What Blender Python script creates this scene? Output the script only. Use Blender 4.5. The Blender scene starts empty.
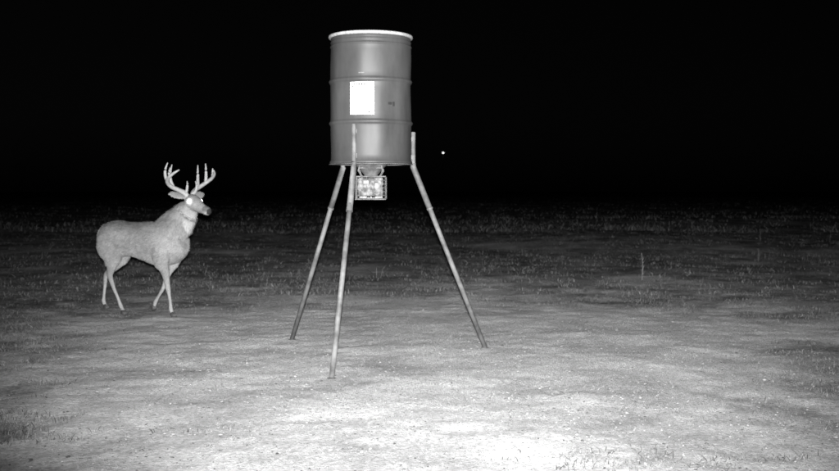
import bpy, math, random
import numpy as np
from mathutils import Vector, noise, Matrix
random.seed(7); rng=np.random.default_rng(11)
S=bpy.context.scene
S.view_settings.view_transform='Standard'; S.view_settings.look='None'; S.view_settings.exposure=0
FX,FY=-0.345,7.13   # feeder centre

# ---------------- helpers ----------------
def newmat(name):
    m=bpy.data.materials.new(name); m.use_nodes=True
    nt=m.node_tree; b=nt.nodes['Principled BSDF']; return m,nt,b
def gray(v): return (v,v,v,1)
def noise_mat(name,lo,hi,scale=20,rough=.8,bump=.2,detail=6,spec=.3,metal=0,stretch=(1,1,1),dist=.01,lo2=.35,hi2=.65):
    m,nt,b=newmat(name); N=nt.nodes; L=nt.links
    tc=N.new('ShaderNodeTexCoord'); mp=N.new('ShaderNodeMapping'); mp.inputs['Scale'].default_value=stretch
    L.new(tc.outputs['Object'],mp.inputs[0])
    n=N.new('ShaderNodeTexNoise'); n.inputs['Scale'].default_value=scale; n.inputs['Detail'].default_value=detail; n.inputs['Roughness'].default_value=.65
    L.new(mp.outputs[0],n.inputs['Vector'])
    r=N.new('ShaderNodeValToRGB'); r.color_ramp.elements[0].position=lo2; r.color_ramp.elements[1].position=hi2
    r.color_ramp.elements[0].color=gray(lo); r.color_ramp.elements[1].color=gray(hi)
    L.new(n.outputs[0],r.inputs[0]); L.new(r.outputs[0],b.inputs['Base Color'])
    b.inputs['Roughness'].default_value=rough; b.inputs['Specular IOR Level'].default_value=spec; b.inputs['Metallic'].default_value=metal
    if bump:
        bp=N.new('ShaderNodeBump'); bp.inputs['Strength'].default_value=bump; bp.inputs['Distance'].default_value=dist
        L.new(n.outputs[0],bp.inputs['Height']); L.new(bp.outputs[0],b.inputs['Normal'])
    return m
def empty(name,loc=(0,0,0)):
    e=bpy.data.objects.new(name,None); e.location=loc; e.empty_display_size=.2; S.collection.objects.link(e); return e
def mkobj(name,verts,faces,mat=None,parent=None,smooth=False):
    me=bpy.data.meshes.new(name); me.from_pydata([tuple(v) for v in verts],[],faces); me.update()
    o=bpy.data.objects.new(name,me); S.collection.objects.link(o)
    if mat: me.materials.append(mat)
    if smooth:
        for p in me.polygons: p.use_smooth=True
    if parent: o.parent=parent
    return o
def tube_geo(path,rads,n=16,up=(0,0,1)):
    V=[];F=[]; P=[Vector(p) for p in path]; up=Vector(up)
    prev=None
    for i,p in enumerate(P):
        if i==0: t=P[1]-P[0]
        elif i==len(P)-1: t=P[-1]-P[-2]
        else: t=(P[i+1]-P[i]).normalized()+(P[i]-P[i-1]).normalized()
        t.normalize()
        a=t.cross(up)
        if a.length<.15: a=t.cross(Vector((1,0,0))) if prev is None else prev-t*prev.dot(t)
        a.normalize(); prev=a; b=a.cross(t).normalized()
        r=rads[i]; w,h=(r if isinstance(r,tuple) else (r,r))
        for k in range(n):
            an=2*math.pi*k/n; V.append(p+a*math.cos(an)*w+b*math.sin(an)*h)
    for i in range(len(P)-1):
        for k in range(n):
            k2=(k+1)%n; F.append((i*n+k,i*n+k2,(i+1)*n+k2,(i+1)*n+k))
    F.append(tuple(range(n-1,-1,-1))); m=(len(P)-1)*n; F.append(tuple(m+k for k in range(n)))
    return V,F
def merge(parts):
    V=[];F=[]
    for v,f in parts:
        o=len(V); V+=v; F+=[tuple(i+o for i in q) for q in f]
    return V,F
def cat(path,sub=6):
    P=[np.array(p,float) for p in path]; P=[2*P[0]-P[1]]+P+[2*P[-1]-P[-2]]; out=[]
    for i in range(1,len(P)-2):
        for k in range(sub):
            t=k/sub; a,b,c,d=P[i-1:i+3]
            out.append(.5*((2*b)+(-a+c)*t+(2*a-5*b+4*c-d)*t*t+(-a+3*b-3*c+d)*t**3))
    out.append(P[-2]); return out
def box_geo(c,s,rot=None):
    V=[]
    for x in(-1,1):
        for y in(-1,1):
            for z in(-1,1):
                v=Vector((x*s[0]/2,y*s[1]/2,z*s[2]/2))
                if rot: v=rot@v
                V.append(v+Vector(c))
    return V,[(0,1,3,2),(4,6,7,5),(0,4,5,1),(2,3,7,6),(0,2,6,4),(1,5,7,3)]
def bevel(o,w=.003,seg=2):
    m=o.modifiers.new('b','BEVEL'); m.width=w; m.segments=seg; m.limit_method='ANGLE'
def sst(a,b_,x): 
    t=max(0,min(1,(x-a)/(b_-a))); return t*t*(3-2*t)

# ---------------- ground ----------------
def fbm(x,y,s,o=4,seed=0.):
    return noise.fractal(Vector((x*s,y*s,seed)),.9,2.,o)
PATCH=[(-2.1,4.85,.45,.4),(-1.2,4.5,.3,.35),(2.1,4.9,.45,.45),(2.9,6.6,.6,.45),(-2.9,7.2,.6,.25),(2.6,5.6,.4,.35)]
def grassmask(x,y):
    dx=(x-.25)/3.4; dy=(y-6.1)/4.7
    r=math.sqrt(dx*dx+dy*dy)
    m=min(.62,(r-.9)*.9)+fbm(x,y,.42,4,3.1)*.75+fbm(x,y,2.0,3,8.)*.4
    if y<9:
        for px,py,s,w in PATCH: m+=w*math.exp(-((x-px)**2+(y-py)**2)/(s*s))
    return max(0,min(1,m+.13))
def gh(x,y):
    k=min(1,max(0,(math.hypot(x,y)-2)/10))
    return fbm(x,y,1.4,4,1.)*.014+fbm(x,y,7.,3,5.)*.008+ (fbm(x,y,.12,2,9.)*.12*k*max(0,min(1,(y-11)/8)))
def axis(lo,hi,step,far,g):
    b=list(np.arange(lo,hi,step)); 
    x=hi; d=step; up=[]
    while x<far: up.append(x); d*=g; x+=d
    x=lo; d=step*g; dn=[]
    x-=d
    while x>-far: dn.append(x); d*=g; x-=d
    return np.array(sorted(dn)+b+up)
xs=axis(-5.5,5.5,.04,700,1.07); ys=axis(3.0,12.5,.04,700,1.07)
V=[(x,y,gh(x,y) if abs(x)<60 and -10<y<80 else 0) for y in ys for x in xs]
nx=len(xs); ny=len(ys)
F=[(j*nx+i,j*nx+i+1,(j+1)*nx+i+1,(j+1)*nx+i) for j in range(ny-1) for i in range(nx-1)]
m,nt,b=newmat('soil_and_thatch'); N=nt.nodes; L=nt.links
tc=N.new('ShaderNodeTexCoord'); at=N.new('ShaderNodeAttribute'); at.attribute_name='grassmask'
def NZ(sc,det=5,ro=.6):
    n=N.new('ShaderNodeTexNoise'); n.inputs['Scale'].default_value=sc; n.inputs['Detail'].default_value=det; n.inputs['Roughness'].default_value=ro
    L.new(tc.outputs['Object'],n.inputs['Vector']); return n
def RP(inp,p0,c0,p1,c1):
    r=N.new('ShaderNodeValToRGB'); e=r.color_ramp.elements; e[0].position=p0; e[1].position=p1; e[0].color=gray(c0); e[1].color=gray(c1); L.new(inp,r.inputs[0]); return r
def MX(f,a,bb,mode='MIX'):
    x=N.new('ShaderNodeMix'); x.data_type='RGBA'; x.blend_type=mode
    if isinstance(f,float): x.inputs[0].default_value=f
    else: L.new(f,x.inputs[0])
    L.new(a,x.inputs[6]); L.new(bb,x.inputs[7]); return x
n1=NZ(1.3,6,.65); n2=NZ(38,6,.7); n3=NZ(6,6,.7); n4=NZ(120,3,.6); n5=NZ(.9,7,.72)
soil=RP(n2.outputs[0],.33,.23,.68,.46); soilL=RP(n1.outputs[0],.35,.58,.65,1.)
s2=MX(1.0,soil.outputs[0],soilL.outputs[0],'MULTIPLY')
gr=RP(n2.outputs[0],.35,.12,.66,.38); g2=RP(n3.outputs[0],.35,.45,.65,1.); g3=MX(1.0,gr.outputs[0],g2.outputs[0],'MULTIPLY')
g5=RP(n5.outputs[0],.40,.38,.60,1.); g3=MX(1.0,g3.outputs[2],g5.outputs[0],'MULTIPLY')
ad=N.new('ShaderNodeMath'); ad.operation='MULTIPLY_ADD'; L.new(n3.outputs[0],ad.inputs[0]); ad.inputs[1].default_value=1.2; 
sb=N.new('ShaderNodeMath'); sb.operation='SUBTRACT'; L.new(at.outputs['Fac'],sb.inputs[0]); sb.inputs[1].default_value=.6
L.new(sb.outputs[0],ad.inputs[2])
mk=RP(ad.outputs[0],.2,0,.65,1)
fin=MX(mk.outputs[0],s2.outputs[2],g3.outputs[2])
L.new(fin.outputs[2],b.inputs['Base Color']); b.inputs['Roughness'].default_value=1; b.inputs['Specular IOR Level'].default_value=.05
b.inputs['Diffuse Roughness'].default_value=1
add=N.new('ShaderNodeMath'); add.operation='ADD'; L.new(n2.outputs[0],add.inputs[0]); L.new(n4.outputs[0],add.inputs[1])
bp=N.new('ShaderNodeBump'); bp.inputs['Strength'].default_value=1; bp.inputs['Distance'].default_value=.022; L.new(add.outputs[0],bp.inputs['Height']); L.new(bp.outputs[0],b.inputs['Normal'])
g=mkobj('ground',V,F,m,smooth=True)
a=g.data.attributes.new('grassmask','FLOAT','POINT')
a.data.foreach_set('value',np.array([grassmask(v[0],v[1]) if abs(v[0])<80 and -10<v[1]<100 else .7 for v in V],dtype=np.float32))

# ---------------- grass (one mesh) ----------------
def scatter(n,yr,wide,hmin,hmax,wmin,wmax,gam=1.,sp=.025):
    out=[]
    tries=0
    while len(out)<n and tries<n*6:
        tries+=1
        y=yr[0]+(yr[1]-yr[0])*random.random()**gam; hw=wide*y+1.2; x=random.uniform(-hw,hw)
        mk=grassmask(x,y)
        if random.random()>mk*1.1: continue
        c=fbm(x,y,2.2,3,20.)+.5*fbm(x,y,.5,2,40.)
        if c<.0 and random.random()<.85: continue
        k=random.randint(4,9)
        for _ in range(k):
            xx=x+random.gauss(0,sp); yy=y+random.gauss(0,sp)
            h=random.uniform(hmin,hmax)*(.5+.9*max(0,c+.3))
            out.append((xx,yy,gh(xx,yy)-.004,h,random.uniform(wmin,wmax)))
    return out
B=[]
B+=scatter(70000,(3.2,12),.55,.010,.034,.0022,.005)
B+=scatter(60000,(11,30),.55,.02,.06,.004,.010,1.2,.05)
B+=scatter(34000,(28,160),.55,.06,.15,.012,.040,1.9,.15)
B+=scatter(200,(10,45),.55,.12,.24,.005,.010)
B=np.array(B); n=len(B)
ang=rng.uniform(0,2*math.pi,n); ln=rng.normal(0,1.1,n); la=rng.uniform(0,2*math.pi,n)
P=np.zeros((n,5,3)); w=B[:,4]/2; h=B[:,3]
cx,cy=np.cos(ang),np.sin(ang); lx,ly=np.cos(la)*ln,np.sin(la)*ln
def setv(i,t,ww,lean):
    P[:,i,0]=B[:,0]+cx*ww+lx*h*lean; P[:,i,1]=B[:,1]+cy*ww+ly*h*lean; P[:,i,2]=B[:,2]+h*t
setv(0,0,-w,0);setv(1,0,w,0);setv(2,.6,w*.8,.35);setv(3,.6,-w*.8,.35);setv(4,.92,0*w,1.)
me=bpy.data.meshes.new('grass'); me.vertices.add(n*5); me.vertices.foreach_set('co',P.reshape(-1))
idx=(np.arange(n)*5)[:,None]+np.array([0,1,2,3,3,2,4])[None]
me.loops.add(n*7); me.loops.foreach_set('vertex_index',idx.reshape(-1).astype(np.int32))
me.polygons.add(n*2); st=((np.arange(n)*7)[:,None]+np.array([0,4])[None]).reshape(-1); me.polygons.foreach_set('loop_start',st.astype(np.int32))
me.polygons.foreach_set('loop_total',np.tile([4,3],n).astype(np.int32)); me.update(calc_edges=True); me.validate()
tn=rng.uniform(0,1,n)**1.8*(1+.8*np.clip((B[:,1]-20)/30,0,1))  # distant blades lightened in tone, painting a slower flash fade
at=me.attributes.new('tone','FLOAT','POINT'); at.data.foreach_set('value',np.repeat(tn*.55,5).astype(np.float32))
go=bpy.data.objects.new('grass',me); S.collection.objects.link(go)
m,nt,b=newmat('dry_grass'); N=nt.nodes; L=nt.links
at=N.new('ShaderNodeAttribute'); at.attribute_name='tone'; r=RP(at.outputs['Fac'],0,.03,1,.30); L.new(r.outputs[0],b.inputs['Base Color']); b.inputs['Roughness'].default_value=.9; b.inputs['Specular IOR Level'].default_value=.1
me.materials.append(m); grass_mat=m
def stalk(name,x,y,h,tone=.12):
    z=gh(x,y); P=[tube_geo([(x,y,z-.01),(x+.01,y,z+h*.5),(x-.005,y+.01,z+h)],[.006,.005,.003],8)]
    for k in range(12):
        t=random.uniform(.1,1); a=random.uniform(0,6.28); l=random.uniform(.015,.045)*(1.2-t*.6)
        p=Vector((x+.01*t,y,z+h*t)); q=p+Vector((math.cos(a)*l,math.sin(a)*l,l*1.4)); P.append(tube_geo([p,q],[.003,.0012],5))
    mm=noise_mat(name+'_bark',tone*.7,tone*1.3,30,.9,0)
    return mkobj(name,*merge(P),mm)
stalk('dry_weed',2.90,13.0,.36,.15); stalk('dry_weed',5.6,16.5,.22,.10); stalk('dry_weed',7.5,22,.30,.1); stalk('dry_weed',-6.,21,.25,.1)

# ---------------- gravel ----------------
V=[];F=[]
ico=[(0,0,1),(.89,0,.45),(.28,.85,.45),(-.72,.53,.45),(-.72,-.53,.45),(.28,-.85,.45),(.72,.53,-.45),(-.28,.85,-.45),(-.89,0,-.45),(-.28,-.85,-.45),(.72,-.53,-.45),(0,0,-1)]
icf=[(0,1,2),(0,2,3),(0,3,4),(0,4,5),(0,5,1),(1,6,2),(2,7,3),(3,8,4),(4,9,5),(5,10,1),(6,7,2),(7,8,3),(8,9,4),(9,10,5),(10,6,1),(11,7,6),(11,8,7),(11,9,8),(11,10,9),(11,6,10)]
tones=[]
for _ in range(14000):
    y=3.2+abs(random.gauss(0,1))*3.6; x=random.gauss(.4,2.1)
    if y>13: continue
    s=random.uniform(.002,.007)*(1.8 if random.random()<.03 else 1); z=gh(x,y); o=len(V)
    sx,sy,sz=s*random.uniform(.7,1.3),s*random.uniform(.7,1.3),s*random.uniform(.4,.7)
    for p in ico: V.append((x+p[0]*sx*random.uniform(.8,1.2),y+p[1]*sy*random.uniform(.8,1.2),z+sz*.2+p[2]*sz))
    F+=[(i[0]+o,i[1]+o,i[2]+o) for i in icf]; tones+=[random.random()]*12
gm,nt,b=newmat('gravel_stone'); N=nt.nodes; L=nt.links
at=N.new('ShaderNodeAttribute'); at.attribute_name='tone'; r=RP(at.outputs['Fac'],0,.04,1,.25); L.new(r.outputs[0],b.inputs['Base Color']); b.inputs['Roughness'].default_value=1; b.inputs['Specular IOR Level'].default_value=.05
gv=mkobj('gravel',V,F,gm); a=gv.data.attributes.new('tone','FLOAT','POINT'); a.data.foreach_set('value',np.array(tones,dtype=np.float32))

# ---------------- deer feeder ----------------
fd=empty('deer_feeder',(FX,FY,0))
paint=noise_mat('drum_paint',.025,.048,3.2,.55,.06,8,.3,0,(1,1,.35),.01)
galv=noise_mat('galvanised_ring',.18,.34,40,.6,.1,5,.3)
steel=noise_mat('leg_steel',.045,.12,10,.65,.3,7,.25,0,(1,1,1),.004)
dark=noise_mat('dark_metal',.006,.02,30,.6,.1)
ZB,ZT,R=1.355,2.25,.287
prof=[]
def pr(r,z): prof.append((r,z))
pr(0,ZB+.02);pr(R-.012,ZB+.02);pr(R-.010,ZB);pr(R+.004,ZB);pr(R+.006,ZB+.008);pr(R+.003,ZB+.018);pr(R-.003,ZB+.024)
def hoop(z,hgt=.011,wd=.022):
    for k in range(-4,5):
        t=k/4; pr(R-.003+hgt*.5*(1+math.cos(math.pi*t)),z+t*wd)
pr(R-.003,ZB+.1)
hoop(ZB+.285); pr(R-.003,ZB+.45); hoop(ZB+.575)
hoop(ZT-.075,.005,.012); hoop(ZT-.045,.003,.008)
pr(R-.003,ZT-.03); pr(R-.003,ZT-.004); pr(0,ZT-.004)
def revolve(prof,n=96,dent=0):
    V=[];F=[]
    for r,z in prof:
        for k in range(n):
            a=2*math.pi*k/n; rr=r
            if dent and r>.2: rr+=dent*noise.noise(Vector((math.cos(a)*2.2,math.sin(a)*2.2,z*4)))
            V.append((rr*math.cos(a),rr*math.sin(a),z))
    for i in range(len(prof)-1):
        for k in range(n):
            k2=(k+1)%n; F.append((i*n+k,i*n+k2,(i+1)*n+k2,(i+1)*n+k))
    return V,F
dp=[prof[0]]
for p in prof[1:]:
    q=dp[-1]; d=abs(p[1]-q[1]); k=max(1,int(d/.03))
    for j in range(1,k+1): dp.append((q[0]+(p[0]-q[0])*j/k,q[1]+(p[1]-q[1])*j/k))
o=mkobj('drum',*revolve(dp,96,.008),paint,fd,True)
V,F=revolve([(R-.006,ZT-.016),(R+.006,ZT-.016),(R+.011,ZT-.009),(R+.010,ZT+.002),(R+.004,ZT+.006),(R-.01,ZT+.004),(R-.02,ZT+.002),(0,ZT+.012)])
mkobj('lid_ring',V,F,galv,fd,True)
V,F=revolve([(R-.05,ZB-.006),(R+.012,ZB-.006),(R+.012,ZB-.002),(R-.05,ZB-.002),(R-.05,ZB-.006)])
mkobj('base_ring',V,F,steel,fd)
lab,nt,b=newmat('white_label'); b.inputs['Roughness'].default_value=.6
n_=nt.nodes.new('ShaderNodeTexNoise'); n_.inputs['Scale'].default_value=30; rr=nt.nodes.new('ShaderNodeValToRGB'); rr.color_ramp.elements[0].color=gray(.75); rr.color_ramp.elements[1].color=gray(.9); nt.links.new(n_.outputs[0],rr.inputs[0]); nt.links.new(rr.outputs[0],b.inputs['Base Color'])
def patch(name,a0,a1,z0,z1,mat,r=R+.006,thick=.002):
    V=[];F=[];n=10
    for i in range(n+1):
        a=math.radians(a0+(a1-a0)*i/n)
        for rr in (r,r+thick):
            for z in(z0,z1): V.append((rr*math.sin(a),-rr*math.cos(a),z))
    for i in range(n):
        k=i*4; F+=[(k+2,k+6,k+7,k+3),(k,k+1,k+5,k+4),(k+1,k+3,k+7,k+5),(k,k+4,k+6,k+2)]
    F+=[(0,2,3,1),(n*4,n*4+1,n*4+3,n*4+2)]
    return mkobj(name,V,F,mat,fd)
patch('label',-25,7,1.685,1.905,lab,R+.0115)
ink=noise_mat('label_ink',.01,.02,60,.8,0)
k=0
for row,(z,cols,a0) in enumerate([(1.885,8,-22),(1.870,4,-22),(1.695,3,-6)]):
    a=a0
    for c in range(cols):
        w_=random.uniform(1.2,2.6)
        patch('label_print_%d'%k,a,a+w_,z,z+random.uniform(.007,.011),ink,R+.0155,.001); k+=1
        a+=w_+random.uniform(.6,1.4)
patch('drum_stencil',27,33,1.755,1.772,dark,R+.001,.002)
patch('drum_stencil_2',34,37,1.745,1.775,dark,R+.001,.002)
patch('bung_strap',-14,-6,1.965,1.972,steel,R+.001,.002)
feet=[(-0.55,6.22),(-1.0,7.80),(.485,7.36)]
for i,(x,y) in enumerate(feet):
    rx,ry=x-FX,y-FY; d=math.hypot(rx,ry); ux,uy=rx/d,ry/d
    ra=R+.024
    if i==0: ux,uy=math.sin(math.radians(-19)),-math.cos(math.radians(-19))
    top={0:1.62,1:1.60,2:1.585}[i]
    A=Vector((ux*ra,uy*ra,top)); Bm=Vector((ux*ra,uy*ra,ZB-.02)); Ft=Vector((rx,ry,gh(x,y)+.003))
    K=Bm+(Ft-Bm)*.22
    mkobj('leg_%d_bracket'%(i+1),*tube_geo([A,Bm],[.016,.016],14),steel,fd,False)
    pts=[Bm+Vector((0,0,.03)),Bm+Vector((0,0,0)),K]
    mkobj('leg_%d_socket'%(i+1),*tube_geo(pts,[.0195,.021,.021],14),steel,fd,True)
    mkobj('leg_%d_tube'%(i+1),*tube_geo([Bm+(Ft-Bm)*.03,Ft],[.0175,.0175],14),steel,fd,True)
    mkobj('leg_%d_collar'%(i+1),*tube_geo([K,K+(Ft-Bm)*.010],[.023,.023],14),steel,fd)
    bx=K-(Ft-Bm)*.03
    mkobj('leg_%d_bolt'%(i+1),*tube_geo([bx+Vector((0,-.035,0)),bx+Vector((0,.035,0))],[.006,.006],8),dark,fd)
    mkobj('leg_%d_foot'%(i+1),*tube_geo([Ft+Vector((0,0,-.012)),Ft+Vector((0,0,.0))],[.03,.03],12),steel,fd)
    tb=[box_geo((ux*(R+.008),uy*(R+.008),z),(.03,.03,.03)) for z in (top-.05,ZB+.05)]
    o=mkobj('leg_%d_tabs'%(i+1),*merge(tb),steel,fd)
V,F=revolve([(.12,ZB-.004),(.10,ZB-.02),(.05,ZB-.075),(.045,ZB-.095),(0,ZB-.095)],40)
mkobj('funnel',V,F,steel,fd,True)
cage=[]
for sx in(-1,1):
    for sy in(-1,1):
        cage.append(tube_geo([(sx*.075,sy*.07,ZB-.005),(sx*.085,sy*.08,ZB-.05),(sx*.06,sy*.07,ZB-.095)],[.006]*3,8))
cage.append(tube_geo([(-.08,-.075,ZB-.03),(.08,-.075,ZB-.03)],[.005]*2,8))
bz0,bz1=1.105,1.265; bw=.21
for z in(bz0,bz1):
    for sx in(-1,1):
        cage.append(tube_geo([(sx*bw/2,-bw/2,z),(sx*bw/2,bw/2,z)],[.004]*2,8))
        cage.append(tube_geo([(-bw/2,sx*bw/2,z),(bw/2,sx*bw/2,z)],[.004]*2,8))
for i in range(9):
    t=-bw/2+bw*i/8
    for sg in(-1,1):
        r_=.004 if i in(0,8) else .0015
        cage.append(tube_geo([(t,sg*bw/2,bz0),(t,sg*bw/2,bz1)],[r_]*2,6))
        cage.append(tube_geo([(sg*bw/2,t,bz0),(sg*bw/2,t,bz1)],[r_]*2,6))
for j in range(1,6):
    z=bz0+(bz1-bz0)*j/6
    for sg in(-1,1):
        cage.append(tube_geo([(-bw/2,sg*bw/2,z),(bw/2,sg*bw/2,z)],[.0015]*2,6))
        cage.append(tube_geo([(sg*bw/2,-bw/2,z),(sg*bw/2,bw/2,z)],[.0015]*2,6))
cgm=noise_mat('cage_wire',.05,.12,40,.6,0)
mkobj('varmint_cage',*merge(cage),cgm,fd)
camo=noise_mat('camo_housing',.010,.12,24,.6,.1,4,.3,0,(1,1,1),.003,.44,.6)
o=mkobj('control_box',*box_geo((-.002,.0,1.192),(.185,.18,.135)),camo,fd); bevel(o,.012,3)
mkobj('spinner_plate',*merge([tube_geo([(0,0,1.112),(0,0,1.116)],[.085,.085],24)]+[box_geo((math.cos(a)*.055,math.sin(a)*.055,1.122),(.05,.003,.010),Matrix.Rotation(a,3,'Z')) for a in (0,math.pi/2,math.pi,1.5*math.pi)]),galv,fd)
mkobj('latch',*merge([box_geo((-.03,-.094,1.225),(.035,.008,.02)),box_geo((.045,-.094,1.20),(.02,.008,.035))]),galv,fd)

# ---------------- deer ----------------
TH=math.radians(28); DX,DY=-2.63,9.40
deer=empty('whitetail_buck',(DX,DY,0)); deer.rotation_euler=(0,0,-TH)
parts=[]
def loft(rows,sub=5,n=24,up=(0,0,1)):
    c=cat(rows,sub); path=[Vector(q[:3]) for q in c]; rad=[(max(.002,q[3]),max(.002,q[4])) for q in c]
    parts.append(tube_geo(path,rad,n,up))
loft([(-.475,0,.755,.03,.04),(-.455,0,.735,.085,.11),(-.385,0,.715,.14,.152),(-.28,0,.705,.155,.172),(-.1,0,.705,.15,.158),(.08,0,.69,.165,.18),(.23,0,.675,.172,.205),(.36,0,.675,.155,.20),(.46,0,.69,.125,.165),(.54,0,.71,.07,.10)])
loft([(.26,0,.72,.12,.16),(.38,0,.79,.125,.165),(.475,0,.865,.11,.152),(.55,0,.945,.095,.128),(.60,0,1.01,.075,.098),(.625,0,1.055,.05,.06)],up=(1,0,1))
HY=math.radians(-14); HP=Vector((.61,0,1.06))
def hd(s,t,z):
    v=Vector((s,t,z))-HP; return Matrix.Rotation(HY,3,'Z')@v+HP
def hrow(s,z,w,h): q=hd(s,0,z); return (q.x,q.y,q.z,w,h)
loft([hrow(.575,1.06,.03,.03),hrow(.60,1.062,.055,.062),hrow(.65,1.06,.066,.072),hrow(.70,1.042,.060,.068),hrow(.755,1.018,.044,.053),hrow(.815,.998,.035,.042),hrow(.87,.982,.036,.039),hrow(.90,.975,.028,.029),hrow(.912,.972,.01,.012)])
def brow(sg):
    q0=hd(.655,sg*.045,1.088); q1=hd(.71,sg*.045,1.072)
    parts.append(tube_geo([q0,q1],[.017,.013],10))
brow(1);brow(-1)
def leg(rows): loft(rows,5,18,(1,0,0.01))
leg([(-.33,.07,.74,.085,.12),(-.325,.085,.64,.085,.135),(-.335,.09,.54,.062,.105),(-.41,.10,.45,.036,.058),(-.51,.105,.375,.022,.034),(-.55,.105,.335,.02,.027),(-.567,.11,.25,.0155,.019),(-.585,.11,.14,.0135,.016),(-.59,.11,.085,.018,.021),(-.575,.112,.045,.017,.019),(-.565,.112,.03,.02,.024)])
leg([(-.33,-.07,.74,.085,.12),(-.295,-.09,.64,.085,.14),(-.26,-.095,.54,.062,.11),(-.27,-.10,.45,.036,.06),(-.29,-.10,.375,.023,.036),(-.278,-.10,.325,.02,.028),(-.24,-.10,.24,.0155,.019),(-.19,-.095,.14,.0135,.016),(-.165,-.095,.085,.018,.021),(-.14,-.095,.045,.017,.019),(-.13,-.095,.03,.02,.024)])
leg([(.33,-.09,.72,.06,.11),(.36,-.11,.61,.065,.11),(.375,-.115,.51,.052,.08),(.395,-.105,.43,.033,.05),(.415,-.10,.34,.023,.031),(.425,-.098,.275,.022,.027),(.435,-.095,.22,.0155,.019),(.445,-.09,.14,.0135,.016),(.45,-.09,.085,.018,.020),(.465,-.09,.045,.017,.019),(.475,-.09,.03,.02,.024)])
leg([(.33,.09,.72,.06,.11),(.34,.10,.61,.06,.10),(.315,.105,.51,.048,.072),(.27,.10,.43,.032,.045),(.23,.10,.345,.023,.03),(.215,.10,.295,.022,.027),(.18,.098,.23,.0155,.019),(.125,.095,.155,.0135,.016),(.10,.095,.12,.018,.020),(.085,.095,.085,.016,.018),(.078,.095,.07,.018,.021)])
loft([(-.45,0,.82,.03,.025),(-.49,0,.77,.038,.022),(-.51,0,.70,.042,.020),(-.508,0,.62,.032,.015),(-.505,0,.57,.01,.006)],4,14,(1,0,0))
def ear(sg):
    rows=[]
    for (a,w,h) in [(0,.016,.016),(.25,.034,.016),(.5,.042,.013),(.75,.033,.010),(1,.006,.005)]:
        q=hd(.60-.045*a,sg*(.05+.15*a),1.10+.055*a-.02*a*a); rows.append((q.x,q.y,q.z,w,h))
    c=cat(rows,4); parts.append(tube_geo([Vector(q[:3]) for q in c],[(max(.003,q[3]),max(.003,q[4])) for q in c],14,(1,0,.6)))
ear(1);ear(-1)
V,F=merge(parts)
body=mkobj('body',V,F,None,deer,True)
rm=body.modifiers.new('r','REMESH'); rm.mode='VOXEL'; rm.voxel_size=.008; rm.use_smooth_shade=True
sm=body.modifiers.new('s','SMOOTH'); sm.factor=.5; sm.iterations=5
dg=bpy.context.evaluated_depsgraph_get(); nm=bpy.data.meshes.new_from_object(body.evaluated_get(dg)); body.modifiers.clear(); body.data=nm
for p in nm.polygons: p.use_smooth=True
nose=hd(.91,0,.975); cols=[]
nrm=[v.normal.copy() for v in nm.vertices]
for v,nn in zip(nm.vertices,nrm):
    p=v.co
    if p.z>.4 and p.x<.6: v.co=p+nn*(.007*noise.noise(p*7)+.003*noise.noise(p*22))
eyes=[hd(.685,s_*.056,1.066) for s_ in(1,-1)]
for v,nn in zip(nm.vertices,nrm):
    p=v.co; c=.165
    c+=.045*noise.noise(p*5)+.03*noise.noise(p*25)
    if p.x<.6: c-=.05*sst(.74,.86,p.z)*(1 if p.z<.92 else .3)
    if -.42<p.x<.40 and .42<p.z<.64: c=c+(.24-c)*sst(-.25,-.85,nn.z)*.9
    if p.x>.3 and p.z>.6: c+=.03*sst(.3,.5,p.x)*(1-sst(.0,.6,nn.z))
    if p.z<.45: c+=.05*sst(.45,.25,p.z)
    if abs(p.x-.22)<.10 and .5<p.z<.8: c-=.025*(1-abs(p.x-.22)/.10)       # crease behind the shoulder, its shade painted into the fur tone
    if abs(p.x+.18)<.08 and .5<p.z<.75: c-=.03*(1-abs(p.x+.18)/.08)       # flank shading, painted as a darker fur tone
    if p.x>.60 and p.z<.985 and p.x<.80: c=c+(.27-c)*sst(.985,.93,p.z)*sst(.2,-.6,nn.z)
    dn=(p-nose).length
    if p.x>.70 and p.z>.9:
        if dn<.03: c=.02
        elif dn<.08: c=.10+.16*sst(.2,-.5,nn.z)
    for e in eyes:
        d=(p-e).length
        if d<.05: c=c+(.42-c)*sst(.05,.012,d)  # pale eye ring, with the glow around the shining eye painted in
    if p.z<.042: c=.05
    cols.append(c)
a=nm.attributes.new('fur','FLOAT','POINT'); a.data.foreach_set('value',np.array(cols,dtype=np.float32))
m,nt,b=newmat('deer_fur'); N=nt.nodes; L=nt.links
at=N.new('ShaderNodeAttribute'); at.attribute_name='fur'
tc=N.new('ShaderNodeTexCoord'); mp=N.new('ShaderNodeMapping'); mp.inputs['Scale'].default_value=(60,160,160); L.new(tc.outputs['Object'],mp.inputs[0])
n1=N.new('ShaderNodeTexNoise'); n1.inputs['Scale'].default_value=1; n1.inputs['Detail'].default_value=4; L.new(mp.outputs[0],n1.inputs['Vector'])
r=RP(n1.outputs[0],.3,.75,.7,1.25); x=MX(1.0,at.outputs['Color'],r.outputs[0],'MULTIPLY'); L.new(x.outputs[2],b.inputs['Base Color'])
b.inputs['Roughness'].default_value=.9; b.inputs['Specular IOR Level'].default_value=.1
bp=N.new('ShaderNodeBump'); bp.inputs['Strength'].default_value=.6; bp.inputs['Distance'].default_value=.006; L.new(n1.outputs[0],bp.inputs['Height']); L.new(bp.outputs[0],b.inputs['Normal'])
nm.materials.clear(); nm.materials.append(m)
HV=[];HF=[];HC=[]
pol=list(nm.polygons); ar=np.array([p.area for p in pol]); ch=rng.choice(len(pol),60000,p=ar/ar.sum())
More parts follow.
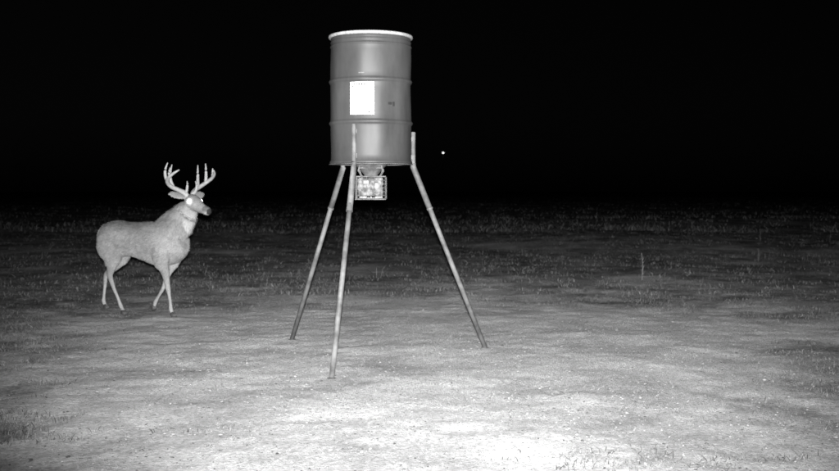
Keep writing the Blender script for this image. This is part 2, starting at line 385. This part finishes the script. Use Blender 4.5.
for ci in ch:
    p=pol[ci]; c=p.center; nn=p.normal
    if c.z<.07 or (c.x>.60 and (c-nose).length<.27 and random.random()<.6): continue
    if c.x>.5 and c.z>.93: fl=Vector((-1,0,-.1)); ln_=.009
    elif c.x>.42 and c.z>.72: fl=Vector((-.5,0,-1)); ln_=.026
    elif c.z<.45: fl=Vector((-.1,0,-1)); ln_=.009
    else: fl=Vector((-1,0,-.45)); ln_=.020
    fl=fl+Vector((random.gauss(0,.25),random.gauss(0,.25),random.gauss(0,.25))); fl=(fl-nn*fl.dot(nn))
    if fl.length<.01: continue
    fl.normalize(); sd=fl.cross(nn); ln2=ln_*random.uniform(.6,1.3)
    base=c+sd*random.uniform(-.004,.004)+fl*random.uniform(-.004,.004)-nn*.001
    i0=len(HV); w_=.0016
    HV+=[base-sd*w_,base+sd*w_,base+fl*ln2+nn*ln2*random.uniform(.2,.5)]; HF.append((i0,i0+1,i0+2))
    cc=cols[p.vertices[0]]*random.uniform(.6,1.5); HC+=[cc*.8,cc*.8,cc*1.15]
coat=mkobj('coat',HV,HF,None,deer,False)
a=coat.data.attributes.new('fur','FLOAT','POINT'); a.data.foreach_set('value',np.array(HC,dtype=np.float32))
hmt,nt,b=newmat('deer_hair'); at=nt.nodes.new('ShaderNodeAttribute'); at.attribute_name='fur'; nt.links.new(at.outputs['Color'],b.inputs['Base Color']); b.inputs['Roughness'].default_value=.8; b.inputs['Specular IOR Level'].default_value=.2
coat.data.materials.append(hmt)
hm=noise_mat('hoof',.03,.06,40,.5,.1)
def hoof(s,t,z):
    P=[]
    for o_ in(-.011,.011):
        P.append(tube_geo([(s-.012,t+o_,z+.045),(s+.0,t+o_,z+.022),(s+.012,t+o_,z+.0)],[(.011,.018),(.0115,.024),(.0105,.026)],12,(1,0,0)))
    return merge(P)
for i,(s_,t_,z_) in enumerate([(-.56,.112,-.002),(-.125,-.095,-.002),(.48,-.09,-.002),(.068,.095,.035)]):
    c=Matrix.Rotation(-TH,4,'Z')@Vector((s_,t_,0)); zz=gh(c.x+DX,c.y+DY)
    mkobj('hoof_%d'%(i+1),*hoof(s_,t_,z_+zz),hm,deer,True)
em,nt,b=newmat('eye_shine'); b.inputs['Base Color'].default_value=gray(.9); b.inputs['Emission Color'].default_value=gray(1); b.inputs['Emission Strength'].default_value=8  # flash thrown back by the eyes, put in as emission
def sphere(name,c,r,mat,par,sc=(1,1,1)):
    prof=[(r*math.sin(math.pi*i/10),-r*math.cos(math.pi*i/10)) for i in range(11)]
    V,F=revolve(prof,16); V=[(v[0]*sc[0]+c[0],v[1]*sc[1]+c[1],v[2]*sc[2]+c[2]) for v in V]
    return mkobj(name,V,F,mat,par,True)
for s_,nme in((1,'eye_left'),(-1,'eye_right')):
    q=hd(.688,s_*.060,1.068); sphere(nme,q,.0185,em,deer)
am=noise_mat('antler_bone',.17,.28,30,.6,.3,6,.3,0,(1,1,1),.003)
for sg,nme in((1,'antler_left'),(-1,'antler_right')):
    def T(f,l,u): return hd(.615+f,sg*l,1.115+u)
    P=[]
    def beam(pts,sub=6):
        c=cat(pts,sub); P.append(tube_geo([T(*q[:3]) for q in c],[max(.0045,q[3]*1.3) for q in c],10))
    beam([(0,.03,-.01,.019),(-.015,.045,.025,.019),(-.05,.09,.055,.0155),(-.065,.155,.085,.0145),(-.045,.21,.125,.0135),(.01,.235,.165,.012),(.07,.22,.205,.009),(.105,.185,.235,.004)])
    beam([(-.01,.045,.02,.011),(.02,.05,.055,.010),(.03,.05,.10,.0075),(.02,.045,.135,.003)])
    beam([(-.06,.13,.07,.012),(-.085,.145,.13,.0115),(-.09,.15,.20,.009),(-.075,.14,.285,.003)])
    beam([(-.045,.205,.12,.012),(-.06,.22,.18,.0105),(-.06,.22,.24,.0085),(-.045,.205,.30,.003)])
    beam([(.025,.23,.17,.010),(.02,.235,.21,.008),(.03,.23,.255,.003)])
    mkobj(nme,*merge(P),am,deer,True)

# ---------------- far yard light ----------------
yl=empty('yard_light',(2.95,125,0))
mkobj('pole',*tube_geo([(0,.3,-.2),(0,.3,5.9)],[.09,.06],12),dark,yl,True)
mkobj('arm',*tube_geo([(0,.3,5.8),(0,.0,5.95)],[.03,.03],8),dark,yl)
lm,nt,b=newmat('lit_lamp'); b.inputs['Emission Color'].default_value=gray(1); b.inputs['Emission Strength'].default_value=2
sphere('lamp_globe',(0,0,5.8),.13,lm,yl,(1,1,.8))

# ---------------- world ----------------
W=bpy.data.worlds.new('World'); S.world=W; W.use_nodes=True; nt=W.node_tree; bg=nt.nodes['Background']
sk=nt.nodes.new('ShaderNodeTexSky'); sk.sky_type='NISHITA'; sk.sun_disc=False; sk.sun_elevation=math.radians(4); sk.sun_rotation=math.radians(150)
bwn=nt.nodes.new('ShaderNodeRGBToBW'); nt.links.new(sk.outputs[0],bwn.inputs[0]); nt.links.new(bwn.outputs[0],bg.inputs[0]); bg.inputs[1].default_value=.0004

# ---------------- infrared flash of the trail camera ----------------
ld=bpy.data.lights.new('trail_camera_flash','SPOT'); ld.energy=11500; ld.spot_size=math.radians(47); ld.spot_blend=1; ld.shadow_soft_size=.03; ld.color=(1,1,1)
lo=bpy.data.objects.new('trail_camera_flash',ld); S.collection.objects.link(lo); lo.location=(0,-.02,1.235)
tgt=Vector((.2,7.,1.17-.025*7)); lo.rotation_euler=(tgt-lo.location).to_track_quat('-Z','Y').to_euler(); lo.scale=(1.5,1,1)

# ---------------- camera ----------------
cd=bpy.data.cameras.new('camera'); cd.sensor_width=36; cd.lens=36*1000/839; cd.clip_end=2000; cd.clip_start=.05
cd.dof.use_dof=True; cd.dof.focus_distance=4.6; cd.dof.aperture_fstop=5.6
co=bpy.data.objects.new('camera',cd); S.collection.objects.link(co); co.location=(0,0,1.17); co.rotation_euler=(math.pi/2-math.atan(45.5/1000),0,0); S.camera=co
